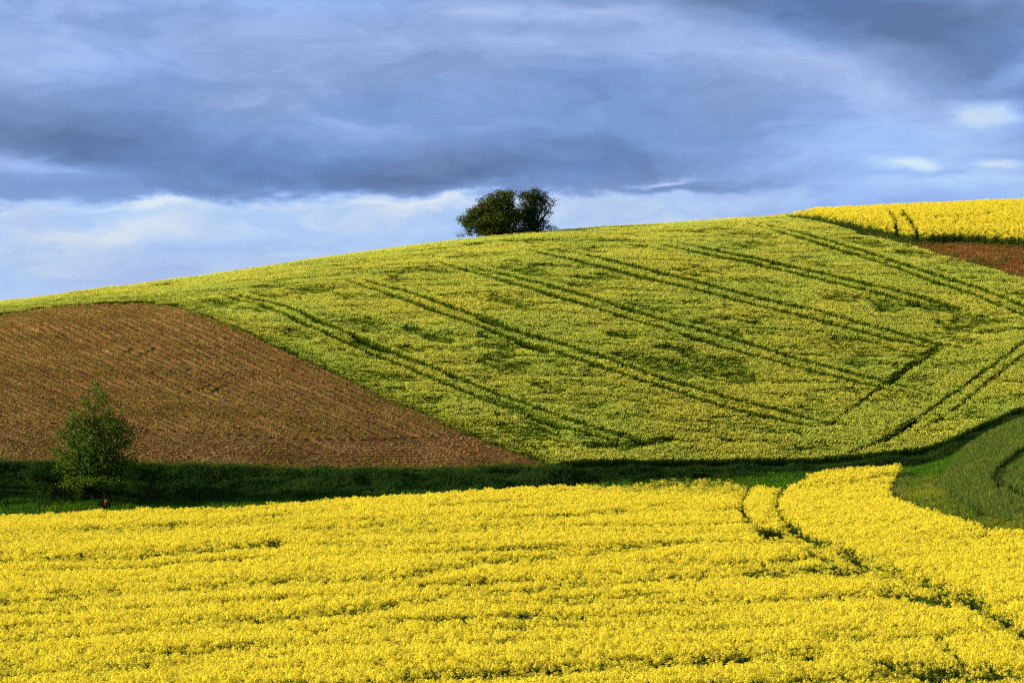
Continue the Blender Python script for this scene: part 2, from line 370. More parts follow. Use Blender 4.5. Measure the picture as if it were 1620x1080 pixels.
# ------------------------------------------------------------------ mesh tools
class MB:
    def __init__(s): s.v = []; s.f = []; s.c = []; s.n = 0

    def add(s, verts, faces, cols):
        s.v.append(np.asarray(verts, float).reshape(-1, 3)); s.f += [tuple(i + s.n for i in f) for f in faces]
        c = np.asarray(cols, float)
        if c.ndim == 1: c = np.tile(c, (len(s.v[-1]), 1))
        s.c.append(c); s.n += len(s.v[-1])

    def mesh(s, name, mat):
        me = bpy.data.meshes.new(name); me.from_pydata(np.concatenate(s.v).tolist(), [], s.f); me.update()
        a = me.color_attributes.new('Col', 'FLOAT_COLOR', 'POINT')
        c = np.concatenate(s.c); c = np.concatenate([c, np.ones((len(c), 1))], 1)
        a.data.foreach_set('color', c.ravel().astype(np.float32)); me.materials.append(mat)
        return me

    def obj(s, name, mat, parent=None, link=True):
        o = bpy.data.objects.new(name, s.mesh(name, mat))
        if link: COL.objects.link(o)
        if parent: o.parent = parent
        return o

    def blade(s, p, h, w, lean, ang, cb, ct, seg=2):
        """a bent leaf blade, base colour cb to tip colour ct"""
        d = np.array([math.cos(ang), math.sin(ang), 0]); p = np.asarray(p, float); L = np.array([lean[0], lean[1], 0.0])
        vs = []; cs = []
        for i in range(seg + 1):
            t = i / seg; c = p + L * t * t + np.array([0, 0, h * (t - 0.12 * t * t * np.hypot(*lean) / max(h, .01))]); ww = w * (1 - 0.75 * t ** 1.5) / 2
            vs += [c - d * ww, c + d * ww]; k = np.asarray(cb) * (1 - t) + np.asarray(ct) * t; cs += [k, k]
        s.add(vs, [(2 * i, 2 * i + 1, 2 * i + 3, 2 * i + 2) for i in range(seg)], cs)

    def leafq(s, p, size, col, nrm=None, asp=0.6):
        n = np.array(nrm if nrm is not None else rng.normal(size=3), float); n /= np.linalg.norm(n) + 1e-9
        a = np.cross(n, rng.normal(size=3)); a /= np.linalg.norm(a) + 1e-9; b = np.cross(n, a)
        a = a * size / 2; b = b * size * asp / 2; p = np.asarray(p, float)
        s.add([p - a, p - b * 1.0, p + a, p + b * 1.0], [(0, 1, 2, 3)], col)

    def tube(s, pts, rad, col, sides=6):
        pts = np.asarray(pts, float); vs = []; k = len(pts)
        for i in range(k):
            t = pts[min(i + 1, k - 1)] - pts[max(i - 1, 0)]; t /= np.linalg.norm(t) + 1e-9
            u = np.cross(t, [0.3, 0.9, 0.1]); u /= np.linalg.norm(u) + 1e-9; w = np.cross(t, u)
            for j in range(sides):
                a = 2 * math.pi * j / sides; vs.append(pts[i] + rad[i] * (u * math.cos(a) + w * math.sin(a)))
        fs = [(i * sides + j, i * sides + (j + 1) % sides, (i + 1) * sides + (j + 1) % sides, (i + 1) * sides + j) for i in range(k - 1) for j in range(sides)]
        fs.append(tuple(range(sides))[::-1]); fs.append(tuple((k - 1) * sides + j for j in range(sides)))
        s.add(vs, fs, col)


def tag(o, label=None, cat=None, kind=None, group=None):
    if label: o['label'] = label
    if cat: o['category'] = cat
    if kind: o['kind'] = kind
    if group: o['group'] = group
    return o


def scatter(name, P, rotz, scl, var, variants, tilt=None):
    """one 'stuff' object: a cloud of points carrying instanced plants"""
    P = np.asarray(P, float); n = len(P)
    me = bpy.data.meshes.new(name); me.vertices.add(n); me.vertices.foreach_set('co', P.ravel().astype(np.float32))
    r = np.zeros((n, 3)); r[:, 2] = rotz
    if tilt is not None: r[:, :2] = tilt
    s3 = scl if np.ndim(scl) == 2 else np.repeat(np.asarray(scl)[:, None], 3, 1)
    for nm, arr in (('rot', r), ('scl', s3)):
        a = me.attributes.new(nm, 'FLOAT_VECTOR', 'POINT'); a.data.foreach_set('vector', arr.ravel().astype(np.float32))
    a = me.attributes.new('var', 'INT', 'POINT'); a.data.foreach_set('value', np.asarray(var).astype(np.int32))
    o = bpy.data.objects.new(name, me); COL.objects.link(o)
    c = bpy.data.collections.new(name + '_sources')
    for i, v in enumerate(variants): c.objects.link(v)
    ng = bpy.data.node_groups.new(name + '_scatter', 'GeometryNodeTree')
    ng.interface.new_socket('Geometry', in_out='INPUT', socket_type='NodeSocketGeometry')
    ng.interface.new_socket('Geometry', in_out='OUTPUT', socket_type='NodeSocketGeometry')
    N = ng.nodes; L = ng.links; gi = N.new('NodeGroupInput'); go = N.new('NodeGroupOutput')
    ci = N.new('GeometryNodeCollectionInfo'); ci.inputs['Collection'].default_value = c
    ci.inputs['Separate Children'].default_value = True; ci.inputs['Reset Children'].default_value = True
    ip = N.new('GeometryNodeInstanceOnPoints'); ip.inputs['Pick Instance'].default_value = True
    L.new(gi.outputs[0], ip.inputs['Points']); L.new(ci.outputs[0], ip.inputs['Instance'])
    for nm, dt, sk in (('var', 'INT', 'Instance Index'), ('rot', 'FLOAT_VECTOR', 'Rotation'), ('scl', 'FLOAT_VECTOR', 'Scale')):
        na = N.new('GeometryNodeInputNamedAttribute'); na.data_type = dt; na.inputs['Name'].default_value = nm
        L.new(na.outputs['Attribute'], ip.inputs[sk])
    L.new(ip.outputs[0], go.inputs[0])
    md = o.modifiers.new('scatter', 'NODES'); md.node_group = ng
    return o


def grid_pts(x0, x1, y0, y1, step, jit=0.5, a0=-250, a1=1870):
    gx, gy = np.meshgrid(np.arange(x0, x1, step), np.arange(y0, y1, step)); X = gx.ravel(); Y = gy.ravel()
    X = X + rng.uniform(-jit, jit, X.shape) * step; Y = Y + rng.uniform(-jit, jit, Y.shape) * step
    x = 810 + F * X / Y; k = (x > a0) & (x < a1)
    return X[k], Y[k]


# ------------------------------------------------------------------ ground sheets
def axis(parts):
    out = []
    for a, b, s in parts: out += list(np.arange(a, b, s))
    return np.array(out + [parts[-1][1]])


def sheet(name, xs, ys, zf, mat, keep=None):
    X, Y = np.meshgrid(xs, ys); Z = zf(X, Y); nx, ny = len(xs), len(ys)
    V = np.stack([X, Y, Z], -1).reshape(-1, 3)
    i = np.arange(nx * ny).reshape(ny, nx)
    Q = np.stack([i[:-1, :-1], i[:-1, 1:], i[1:, 1:], i[1:, :-1]], -1).reshape(-1, 4)
    if keep is not None:
        K = keep(X, Y); k = (K[:-1, :-1] | K[:-1, 1:] | K[1:, 1:] | K[1:, :-1]).ravel(); Q = Q[k]
        u, inv = np.unique(Q, return_inverse=True); V = V[u]; Q = inv.reshape(-1, 4)
    me = bpy.data.meshes.new(name); me.vertices.add(len(V)); me.vertices.foreach_set('co', V.ravel().astype(np.float32))
    me.loops.add(Q.size); me.loops.foreach_set('vertex_index', Q.ravel().astype(np.int32))
    me.polygons.add(len(Q)); me.polygons.foreach_set('loop_start', np.arange(0, Q.size, 4).astype(np.int32))
    me.update(calc_edges=True); me.validate()
    me.polygons.foreach_set('use_smooth', np.ones(len(me.polygons), bool))
    me.materials.append(mat)
    o = bpy.data.objects.new(name, me); COL.objects.link(o)
    return o


def brown_mask(X, Y, grow=0.0):
    Yg = np.maximum(Y, 50.0); z = ground_z(X, Y); x, y = px(X, Yg, z)
    b = np.interp(x, BRX, BRY)
    return (x < 885) & (Y > topY(X, Yg) + 0.4 - grow) & (Y < 400) & (y > b - grow * 4) & (x > -900)


def upper_brown_mask(X, Y, grow=0.0):
    Yg = np.maximum(Y, 50.0); z = ground_z(X, Y); x, y = px(X, Yg, z); _, yc = px(X, Yg, z + 0.75)
    return (x > 1446) & (x < 2400) & (Y > topY(X, Yg) + 20) & (yc < np.interp(x, GRX, GRY) + grow * 4) & (y > np.interp(x, UPX, UPY) - grow * 4) & (Y < ridgeY(X, Yg) + 5)


gxs = axis([(-4000, -400, 200), (-400, -90, 10), (-90, 90, 0.8), (90, 400, 10), (400, 4000, 200)])
gys = axis([(-3000, -100, 200), (-100, 90, 8), (90, 255, 1.5), (255, 480, 0.6), (480, 600, 5), (600, 1000, 40), (1000, 8000, 500)])
gr = sheet('ground', gxs, gys, lambda X, Y: ground_z(X, Y) - 0.25 * brown_mask(X, Y, -0.8) - 0.2 * upper_brown_mask(X, Y, -0.8), M_ground)
tag(gr, kind='structure')

# rows of the tilled field run along its long boundary with the barley
BE = [at(x, y) for x, y in [(300, 496), (400, 534), (500, 580), (600, 628), (700, 672), (800, 712), (880, 740)]]
bx = np.array([b[0] for b in BE]); by = np.array([b[1] for b in BE])
ROW = 0.85
o_ = np.argsort(by); bxs, bys = bx[o_], by[o_]


def edge_x(Y):
    """where the boundary lies at distance Y (carried on straight beyond its ends)"""
    lo = bxs[0] + (Y - bys[0]) * (bxs[1] - bxs[0]) / (bys[1] - bys[0]); hi = bxs[-1] + (Y - bys[-1]) * -0.46
    return np.where(Y < bys[0], lo, np.where(Y > bys[-1], hi, pchip(bys, bxs, Y)))


def row_coord(X, Y): return (edge_x(Y) - X) * 0.88 + 0.25 * np.sin(Y / 9.0), Y


def headland(X, Y): return Y - topY(X, Y)


TURNS = [[(192, 562), (208, 556), (212, 550), (200, 547)], [(222, 564), (240, 558), (246, 551), (236, 547)], [(262, 594), (296, 590), (305, 583), (292, 579)],
         [(300, 622), (320, 618), (335, 610)], [(335, 625), (345, 617), (362, 612)], [(20, 515), (80, 530), (140, 545)]]


def soil_z(X, Y):
    d, a = row_coord(X, Y); hd = headland(X, Y)
    r = np.where(hd < 13 + 3 * np.sin(X / 9), hd, d)
    f = 0.5 + 0.5 * np.cos(2 * math.pi * r / ROW)
    cl = fbm(X / 0.55, Y / 0.55, 3, 40) - 0.5
    tx, ty_ = px(X, Y, ground_z(X, Y)); turn = np.zeros(X.shape)
    for P in TURNS: turn = np.maximum(turn, 1 - sstep(1.5, 3.5, line_dist(tx, ty_, P, 1.6)))
    wheel = np.exp(-((np.mod(d, ROW * 12) - 3.1) / 0.28) ** 2) + np.exp(-((np.mod(d, ROW * 12) - 5.0) / 0.28) ** 2)
    return ground_z(X, Y) + 0.02 + np.where(hd < 13 + 3 * np.sin(X / 9), .03, .15) * f + 0.07 * cl - 0.08 * wheel - 0.14 * turn


bf = sheet('ploughed_field', np.arange(-80, 8, 0.15), np.arange(268, 400, 0.36), soil_z, M_soil, brown_mask)
tag(bf, kind='structure')
bu = sheet('fallow_strip', np.arange(38, 110, 0.4), np.arange(330, 470, 0.4),
           lambda X, Y: ground_z(X, Y) + 0.03 + 0.16 * (fbm(X / 0.6, Y / 0.6, 3, 51) - 0.5), M_soil_red, upper_brown_mask)
tag(bu, kind='structure')

# ------------------------------------------------------------------ plant sources (never in the scene themselves)
def jit(c, k=0.12): return np.clip(np.asarray(c) * (1 + rng.uniform(-k, k)) * (1 + rng.uniform(-k, k, 3) * 0.4), 0, 1)


def barley_tuft(ears=True, n=11, r=0.25, h=0.75):
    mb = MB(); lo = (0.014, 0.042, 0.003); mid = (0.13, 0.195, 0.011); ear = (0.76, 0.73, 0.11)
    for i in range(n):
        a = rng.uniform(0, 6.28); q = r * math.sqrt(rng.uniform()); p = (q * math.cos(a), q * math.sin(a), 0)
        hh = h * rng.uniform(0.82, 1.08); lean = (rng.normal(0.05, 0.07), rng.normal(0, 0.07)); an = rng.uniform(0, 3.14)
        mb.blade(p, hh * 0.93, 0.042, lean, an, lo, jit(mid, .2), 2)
        if ears:
            top = np.array(p) + np.array([lean[0], lean[1], hh * 0.86]); dr = np.array([rng.normal(0.05, .04), rng.normal(0, .04), 0.11])
            an2 = rng.uniform(0, 3.14); d = np.array([math.cos(an2), math.sin(an2), 0]) * 0.018; c = jit(ear, .18)
            mb.add([top - d, top + d, top + dr + d * .7, top + dr - d * .7], [(0, 1, 2, 3)], c)
        if i % 2 == 0:
            z0 = hh * rng.uniform(.3, .7); pp = (p[0], p[1], z0)
            mb.blade(pp, hh * .25, 0.04, (rng.normal(0, .12), rng.normal(0, .12)), rng.uniform(0, 3.14), jit((0.05, 0.11, 0.008)), jit(mid), 1)
    return mb


def rape_clump(full=True, n=8, r=0.27, h=1.12):
    mb = MB(); g0 = (0.03, 0.07, 0.008); g1 = (0.14, 0.21, 0.025); yel = (0.98, 0.83, 0.065)
    for i in range(n):
        a = rng.uniform(0, 6.28); q = r * math.sqrt(rng.uniform()); p = np.array([q * math.cos(a), q * math.sin(a), 0])
        hh = h * rng.uniform(0.78, 1.08); lean = rng.normal(0, 0.05, 2); an = rng.uniform(0, 3.14)
        mb.blade(p + [0, 0, .2], hh - 0.25, 0.028, lean, an, g0, g1, 2)
        for k in range(4):
            z = hh * rng.uniform(.25, .82); mb.leafq(p + [rng.normal(0, .06), rng.normal(0, .06), z], 0.15, jit((0.07, 0.12, 0.016), .3), asp=.4)
        top = p + [lean[0], lean[1], hh - .06]
        m = 24 if full else 7
        for k in range(m):
            rr = 0.078 * math.sqrt(rng.uniform()); b = rng.uniform(0, 6.28); zz = rng.uniform(-0.10, 0.07)
            rr *= 1.15 - max(0, zz) * 9
            nn = np.array([math.cos(b), math.sin(b), 0.9]) + rng.normal(0, .35, 3)
            mb.leafq(top + [rr * math.cos(b), rr * math.sin(b), zz], rng.uniform(.034, .056), jit(yel, .10), nn, .9)
        if rng.uniform() < .5:
            mb.leafq(top + [0, 0, .06], .03, jit((0.35, 0.42, 0.03)), asp=.8)
    return mb


def grass_tuft(h=0.55, n=26, r=0.3, lo=(0.012, 0.035, 0.004), hi=(0.06, 0.13, 0.015), w=0.035, lean=.16, dry=0.0, heads=0.0):
    mb = MB()
    for i in range(n):
        a = rng.uniform(0, 6.28); q = r * math.sqrt(rng.uniform()); p = (q * math.cos(a), q * math.sin(a), 0)
        c = jit((0.35, 0.28, 0.13)) if rng.uniform() < dry else jit(hi, .25)
        mb.blade(p, h * rng.uniform(.5, 1.1), w, rng.normal(0, lean, 2), rng.uniform(0, 3.14), lo, c, 2)
        if rng.uniform() < heads: mb.leafq(np.array(p) + [rng.normal(0, .06), rng.normal(0, .06), h * rng.uniform(.8, 1.2)], 0.10, jit((0.30, 0.27, 0.10)), asp=.35)
    return mb


def bramble(h=0.9, r=0.5, n=120, size=0.12):
    mb = MB()
    for i in range(n):
        a = rng.uniform(0, 6.28); q = r * math.sqrt(rng.uniform()); z = h * (1 - (q / r) ** 2 * .7) * rng.uniform(.15, 1) ** .6
        mb.leafq((q * math.cos(a), q * math.sin(a), z), size * rng.uniform(.6, 1.3), jit((0.035, 0.085, 0.018), .35), rng.normal(size=3) + [0, 0, .5], .6)
    for i in range(8): mb.blade((rng.normal(0, r * .4), rng.normal(0, r * .4), 0), h * 1.15, .03, rng.normal(0, .3, 2), rng.uniform(0, 3.1), (0.02, 0.04, 0.01), (0.05, 0.10, 0.02), 2)
    return mb


def srcs(prefix, makers, mat): return [mk().obj('%s_source_%02d' % (prefix, i), mat, link=False) for i, mk in enumerate(makers)]


# ------------------------------------------------------------------ barley on the hill
X, Y = grid_pts(-95, 110, 268, 478, 0.33, a0=-290, a1=1920)
Z = ground_z(X, Y); rY = ridgeY(X, Y); tY = topY(X, Y)
Yc = np.minimum(Y, rY); Xc = X * Yc / Y; Zc = ground_z(Xc, Yc)
x, yg = px(Xc, Yc, Zc); yc = px(Xc, Yc, Zc + 0.75)[1]
right = (x > 1195) & (yc < np.interp(x, GRX, GRY))
right |= (x > 1195) & (Y > rY)
ok = (Y > tY + 0.3) & (Y < rY + 22) & ~right & ~((x < 885) & (yg > np.interp(x, BRX, BRY) - 0.5 - 7 * (fbm(X / 1.3, Y / 1.8, 3, 3) - .5)) & (Y < rY))
X, Y, Z, x, yc, tY, yg = X[ok], Y[ok], Z[ok], x[ok], yc[ok], tY[ok], yg[ok]
edge = np.where(x < 900, np.interp(x, BRX, BRY) - yg, 99) + (fbm(X / 1.2, Y / 1.2, 2, 9) - .5) * 9
wob = (fbm(X / 3, Y / 3, 2, 77) - .5) * 1.2
dtr = np.full(X.shape, 99.0)
for i_, t in enumerate(TRACKS):
    d0 = np.hypot(x - t[0][0], yc - t[0][1]); d1 = np.hypot(x - t[-1][0], yc - t[-1][1])
    dtr = np.minimum(dtr, line_dist(x, yc + wob, t, 1.15) - (.5 if i_ < 4 else .1) + 2.2 * np.clip(1 - d0 / 110, 0, 1) + (2.2 if i_ < 12 else .6) * np.clip(1 - d1 / 60, 0, 1))
dw = np.full(X.shape, 99.0)
for t in WIDE: dw = np.minimum(dw, line_dist(x, yc + wob * 2, t, 1.7))
low = fbm(X / 6.0 + 3, Y / 6.0 + X * .05, 4, 11); low2 = fbm(X / 2.2, Y / 2.6 + X * .1, 3, 23)
lodge = sstep(0.53, 0.66, low * .62 + low2 * .38) * 0.9
lodge = np.maximum(lodge, .42 * sstep(.50, .66, fbm(X / 4.5 + Y * .04, Y / 1.7 - X * .05, 3, 29)))
lodge *= .35 + .65 * sstep(5, 13, dtr)
lodge = np.maximum(lodge, 1.2 * (1 - sstep(5, 12, dw)) * (0.5 + low2))
lodge *= sstep(0, 5, Y - tY) * .8 + .2
lodge *= np.where(x < 900, sstep(8, 45, np.interp(x, BRX, BRY) * -1 + yc + 0) * 0 + sstep(6, 40, np.interp(x, BRX, BRY) - yc), 1.0)
trk = 1 - sstep(2.7, 3.6, dtr)
lodge = np.clip(lodge, 0, 1)
hm = (0.94 + 0.28 * (fbm(X / 6, Y / 6, 3, 31) - .5)) * (.42 + .58 * sstep(-2, 15, edge)) * (1 - 0.42 * lodge) * (1 - 0.72 * trk)
keep = ~((trk > .5) & (rng.uniform(size=X.shape) < .93))
X, Y, Z, hm, lodge, trk = (a[keep] for a in (X, Y, Z, hm, lodge, trk))
var = rng.integers(0, 5, X.shape)
print('barley', len(X))
green = rng.uniform(size=X.shape) < np.maximum(lodge * .75, trk * 1.2)
var = np.where(green, 5 + rng.integers(0, 3, X.shape), var)
scl = np.stack([rng.uniform(.9, 1.15, X.shape)] * 2 + [hm * rng.uniform(.93, 1.07, X.shape)], 1)
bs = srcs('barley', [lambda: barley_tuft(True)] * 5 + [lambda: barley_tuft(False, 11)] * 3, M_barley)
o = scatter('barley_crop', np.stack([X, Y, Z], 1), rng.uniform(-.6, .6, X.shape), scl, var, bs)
tag(o, 'green gold barley covering the big hill and marked by wheel tracks', 'barley', 'stuff')
NB = len(X)

# ------------------------------------------------------------------ rapeseed in front
X, Y = grid_pts(-60, 70, 112, 325, 0.40, a0=-200, a1=1820)
Z = ground_z(X, Y); x, yc = px(X, Y, Z + 1.08)
edge_n = (fbm(X / 1.2, Y / 1.2, 3, 61) - .5) * 5
ok = in_poly(x, yc + edge_n, RAPE) & (Y < footY(X, Y) + 1.5)
X, Y, Z, x, yc = X[ok], Y[ok], Z[ok], x[ok], yc[ok]
dt = np.full(X.shape, 99.0)
for t in RTR: dt = np.minimum(dt, line_dist(x, yc, t, 1.0))
dip = np.zeros(X.shape); nz = fbm(X / 1.4, Y / 2.2, 3, 71)
for P, w, s_ in RBAND:
    d = line_dist(x, yc + (nz - .5) * 14, P, 1.0); dip = np.maximum(dip, s_ * (1 - sstep(w * .3, w * 2.0, d)) * (0.62 + .75 * nz))
rows = fbm(X / 11 + Y * .05, Y / 3.4 - X * .09 + 1.2 * fbm(X / 9, Y / 9, 2, 83), 4, 81); dip = np.maximum(dip, .62 * sstep(.52, .70, rows) * (.5 + nz))
gap = 1 - sstep(4.5, 8, dt)
for t in RTHIN: gap = np.maximum(gap, .95 * (1 - sstep(3.0, 6.0, line_dist(x, yc + (nz - .5) * 6, t, 1.3))))
dip = np.clip(dip * 1.15, 0, 1.15)
u = rng.uniform(size=X.shape)
keep = (u > gap * 1.1) & (u > dip * .68 - .08)
X, Y, Z, dip, gap, x, yc = (a[keep] for a in (X, Y, Z, dip, gap, x, yc))
hm = (0.97 + 0.22 * (fbm(X / 5, Y / 5, 3, 91) - .5)) * (1 - 0.34 * dip) * rng.uniform(.84, 1.08, X.shape)
sparse = (x > 930) & (x < 1190) & (yc < 776)
var = np.where(rng.uniform(size=X.shape) < np.where(sparse, .8, .05 + dip * .45), 6 + rng.integers(0, 3, X.shape), rng.integers(0, 6, X.shape))
rs = srcs('rapeseed', [lambda: rape_clump(True)] * 6 + [lambda: rape_clump(False, 6)] * 3, M_rape)
o = scatter('rapeseed_crop', np.stack([X, Y, Z], 1), rng.uniform(0, 6.28, X.shape), np.stack([np.full(X.shape, 1.05)] * 2 + [hm], 1), var, rs)
tag(o, 'bright yellow rapeseed in flower filling the whole foreground', 'rapeseed', 'stuff')
NR = len(X)

# ------------------------------------------------------------------ rapeseed on the skyline
X, Y = grid_pts(28, 115, 380, 500, 0.42, a0=1180, a1=1960)
Z = ground_z(X, Y); rY = ridgeY(X, Y); Yc = np.minimum(Y, rY); Xc = X * Yc / Y; Zc = ground_z(Xc, Yc)
x, yg = px(Xc, Yc, Zc)
ygo = yg + (fbm(X / 2, Y / 2, 2, 63) - .5) * 3
ok = ((ygo < np.interp(x, UPX, UPY)) | (Y > rY)) & (x > 1200) & (Y < rY + 26)
X, Y, Z, x, yg = X[ok], Y[ok], Z[ok], x[ok], yg[ok]
yt_ = yg - 1.2 * F / Y
dt = np.minimum(line_dist(x, yt_, [(1408, 334), (1416, 345), (1420, 362)]), line_dist(x, yt_, [(1428, 334), (1444, 352), (1452, 370)]))
dk = line_dist(x, yt_, [(1490, 343), (1540, 341), (1570, 336)], 2.0)
keep = (dt > 3.8) & ~((dk < 5) & (rng.uniform(size=X.shape) < .6))
X, Y, Z, x = X[keep], Y[keep], Z[keep], x[keep]
hm = (1.2 + .2 * (fbm(X / 4, Y / 4, 3, 95) - .5)) * rng.uniform(.9, 1.08, X.shape) * (0.62 + .38 * sstep(1200, 1300, x)) * (1 - .35 * rng.uniform(size=X.shape) * sstep(6, 0, np.interp(x, UPX, UPY) - yg[keep]))
o = scatter('skyline_rapeseed', np.stack([X, Y, Z], 1), rng.uniform(0, 6.28, X.shape), np.stack([np.full(X.shape, 1.05)] * 2 + [hm], 1),
            np.where(rng.uniform(size=X.shape) < np.where(x < 1290, .5, .28), 6 + rng.integers(0, 3, X.shape), rng.integers(0, 6, X.shape)), rs)
tag(o, 'yellow rapeseed strip along the skyline above the bare red earth', 'rapeseed', 'stuff')

# ------------------------------------------------------------------ wheat on the right
X, Y = grid_pts(18, 95, 180, 372, 0.36, a0=1440, a1=1930)
Z = ground_z(X, Y); x, yc = px(X, Y, Z + .55)
ok = in_poly(x, yc + (fbm(X, Y, 2, 64) - .5) * 3, WHEAT) & (Y < footY(X, Y) - 0.6)
X, Y, Z, x, yc = X[ok], Y[ok], Z[ok], x[ok], yc[ok]
dt = np.full(X.shape, 99.0)
for t in WTR: dt = np.minimum(dt, line_dist(x, yc, t))
hm = np.where(dt < 5.2, .1, 1.0) * (1 + .3 * (fbm(X / 3, Y / 3, 3, 96) - .5))
ws = srcs('wheat', [lambda: grass_tuft(.6, 30, .28, (0.012, 0.036, 0.004), (0.125, 0.175, 0.030), .04, .04)] * 4, M_wheat)
o = scatter('wheat_crop', np.stack([X, Y, Z], 1), rng.uniform(0, 6.28, X.shape), np.stack([np.ones(X.shape)] * 2 + [hm], 1), rng.integers(0, 4, X.shape), ws)
tag(o, 'dull green wheat at the right edge below the bank', 'wheat', 'stuff')

# ------------------------------------------------------------------ verge grass, bank brambles, weeds
X, Y = grid_pts(-75, 95, 185, 372, 0.36, a0=-300, a1=1950)
Z = ground_z(X, Y); x, yr = px(X, Y, Z + 1.0); yw = px(X, Y, Z + .55)[1]
fy, ty = footY(X, Y), topY(X, Y)
inr = in_poly(x, yr, RAPE) & (Y < fy + 1.0); inw = in_poly(x, yw, WHEAT) & (Y < fy - .6)
inw |= (line_dist(x, yw, [(1500, 736), (1484, 752), (1482, 768), (1500, 782), (1530, 796), (1562, 806)]) < 4)
free = ~inr & ~inw & (Y > 195)
verge = free & (Y < fy + .8) & ((Y > 262) | (x > 1380))
bank = (Y >= fy + .3) & (Y < ty + .5)
olive = verge & (x > 1385) & (yr > 745)
nv = fbm(X / 2.5, Y / 2.5, 3, 101)
gs = srcs('verge', [lambda: grass_tuft(.62, 26, .28, (0.014, 0.05, 0.004), (0.085, 0.20, 0.015), .035, .12)] * 4 +
          [lambda: grass_tuft(.6, 28, .28, (0.02, 0.05, 0.004), (0.22, 0.28, 0.028), .035, .28, .02, .06)] * 4, M_grass)
k = verge & ~olive & ~((np.abs(x - 167) < 9) & (Y < 277.4) & (Y > 275.2)); X1, Y1, Z1 = X[k], Y[k], Z[k]
tv = sstep(255, 275, Y1) * .0
o = scatter('verge_grass', np.stack([X1, Y1, Z1], 1), rng.uniform(0, 6.28, X1.shape),
            np.stack([np.ones(X1.shape)] * 2 + [(.75 + .7 * (nv[k] - .3)) * np.where(x[k] > 1000, .8, 1.0)], 1), rng.integers(0, 4, X1.shape), gs)
tag(o, 'tall dark green grass between the yellow field and the bank', 'grass', 'stuff')
k = olive; X1, Y1, Z1 = X[k], Y[k], Z[k]
o = scatter('olive_weeds', np.stack([X1, Y1, Z1], 1), rng.uniform(0, 6.28, X1.shape),
            np.stack([np.ones(X1.shape)] * 2 + [(.3 + 2.4 * np.clip(nv[k] - .3, 0, 1))], 1), 4 + rng.integers(0, 4, X1.shape), gs)
tag(o, 'olive rough grass and weeds between yellow field and wheat', 'weeds', 'stuff')
k = bank; X1, Y1, Z1, nb = X[k], Y[k], Z[k], fbm(X[k] / 1.8, Y[k] / 1.8, 3, 111)
xk = x[k]
hb = (.45 + .9 * np.clip(nb - .25, 0, 1)) * np.where(xk > 900, .65, 1.0) * np.where(Y1 > ty[k] - .6, .5, 1.0)
vb = np.where(rng.uniform(size=X1.shape) < sstep(.42, .58, nb), rng.integers(0, 3, X1.shape), 3 + rng.integers(0, 2, X1.shape))
brs = srcs('bank', [lambda: bramble()] * 3 + [lambda: grass_tuft(.7, 30, .3, (0.014, 0.04, 0.008), (0.065, 0.15, 0.028), .035, .25)] * 2, M_grass)
o = scatter('bank_undergrowth', np.stack([X1, Y1, Z1], 1), rng.uniform(0, 6.28, X1.shape), np.stack([np.full(X1.shape, .95)] * 2 + [hb], 1), vb, brs)
tag(o, 'dark brambles and grass covering the bank below the bare field', 'undergrowth', 'stuff')

# weeds on the lip of the bank, the foot of the skyline rapeseed and around the fallow strip
PX, PY = [], []
for xx in np.arange(-150, 890, 1.1):
    Yt = float(pchip(KX, TY, np.array(float(xx)))) + abs(rng.normal(0.1, .9)); PX.append((xx - 810) / F * Yt); PY.append(Yt)
for (x0, y0), (x1, y1) in zip(BE[:-1] and [b[:2] for b in BE[:-1]], [b[:2] for b in BE[1:]]):
    n_ = int(math.hypot(x1 - x0, y1 - y0) * 2.2)
    for q in range(n_):
        t_ = rng.uniform(); PX.append(x0 + (x1 - x0) * t_ - abs(rng.normal(0, .35))); PY.append(y0 + (y1 - y0) * t_)
XL, YL = grid_pts(38, 112, 340, 470, .5, a0=1370, a1=1950); zl = ground_z(XL, YL); xl, yl = px(XL, YL, zl)
yb = px(XL, YL, zl + .75)[1]
lo_ = (yb < np.interp(xl, GRX, GRY)) & (yb > np.interp(xl, GRX, GRY) - 12) & (rng.uniform(size=XL.shape) < .5) & (YL > topY(XL, YL) + 15) & (YL < ridgeY(XL, YL))
up_ = (yl > np.interp(xl, UPX, UPY) - 2) & (yl < np.interp(xl, UPX, UPY) + 3) & (YL < ridgeY(XL, YL)) & (YL > topY(XL, YL) + 15)
sp_ = upper_brown_mask(XL, YL) & (fbm(XL / 3, YL / 3, 3, 7) > .56) & (rng.uniform(size=XL.shape) < .5)
m_ = lo_ | up_ | sp_
PX = np.concatenate([PX, XL[m_]]); PY = np.concatenate([PY, YL[m_]]); PZ = ground_z(PX, PY)
fw = srcs('field_weed', [lambda: grass_tuft(.38, 16, .22, (0.03, 0.06, 0.006), (0.18, 0.20, 0.03), .035, .15)] * 3, M_grass)
o = scatter('field_edge_weeds', np.stack([PX, PY, PZ], 1), rng.uniform(0, 6.28, PX.shape), rng.uniform(.4, 1.2, PX.shape), rng.integers(0, 3, PX.shape), fw)
tag(o, 'short yellow green weeds along the edges of the bare earth', 'weeds', 'stuff')

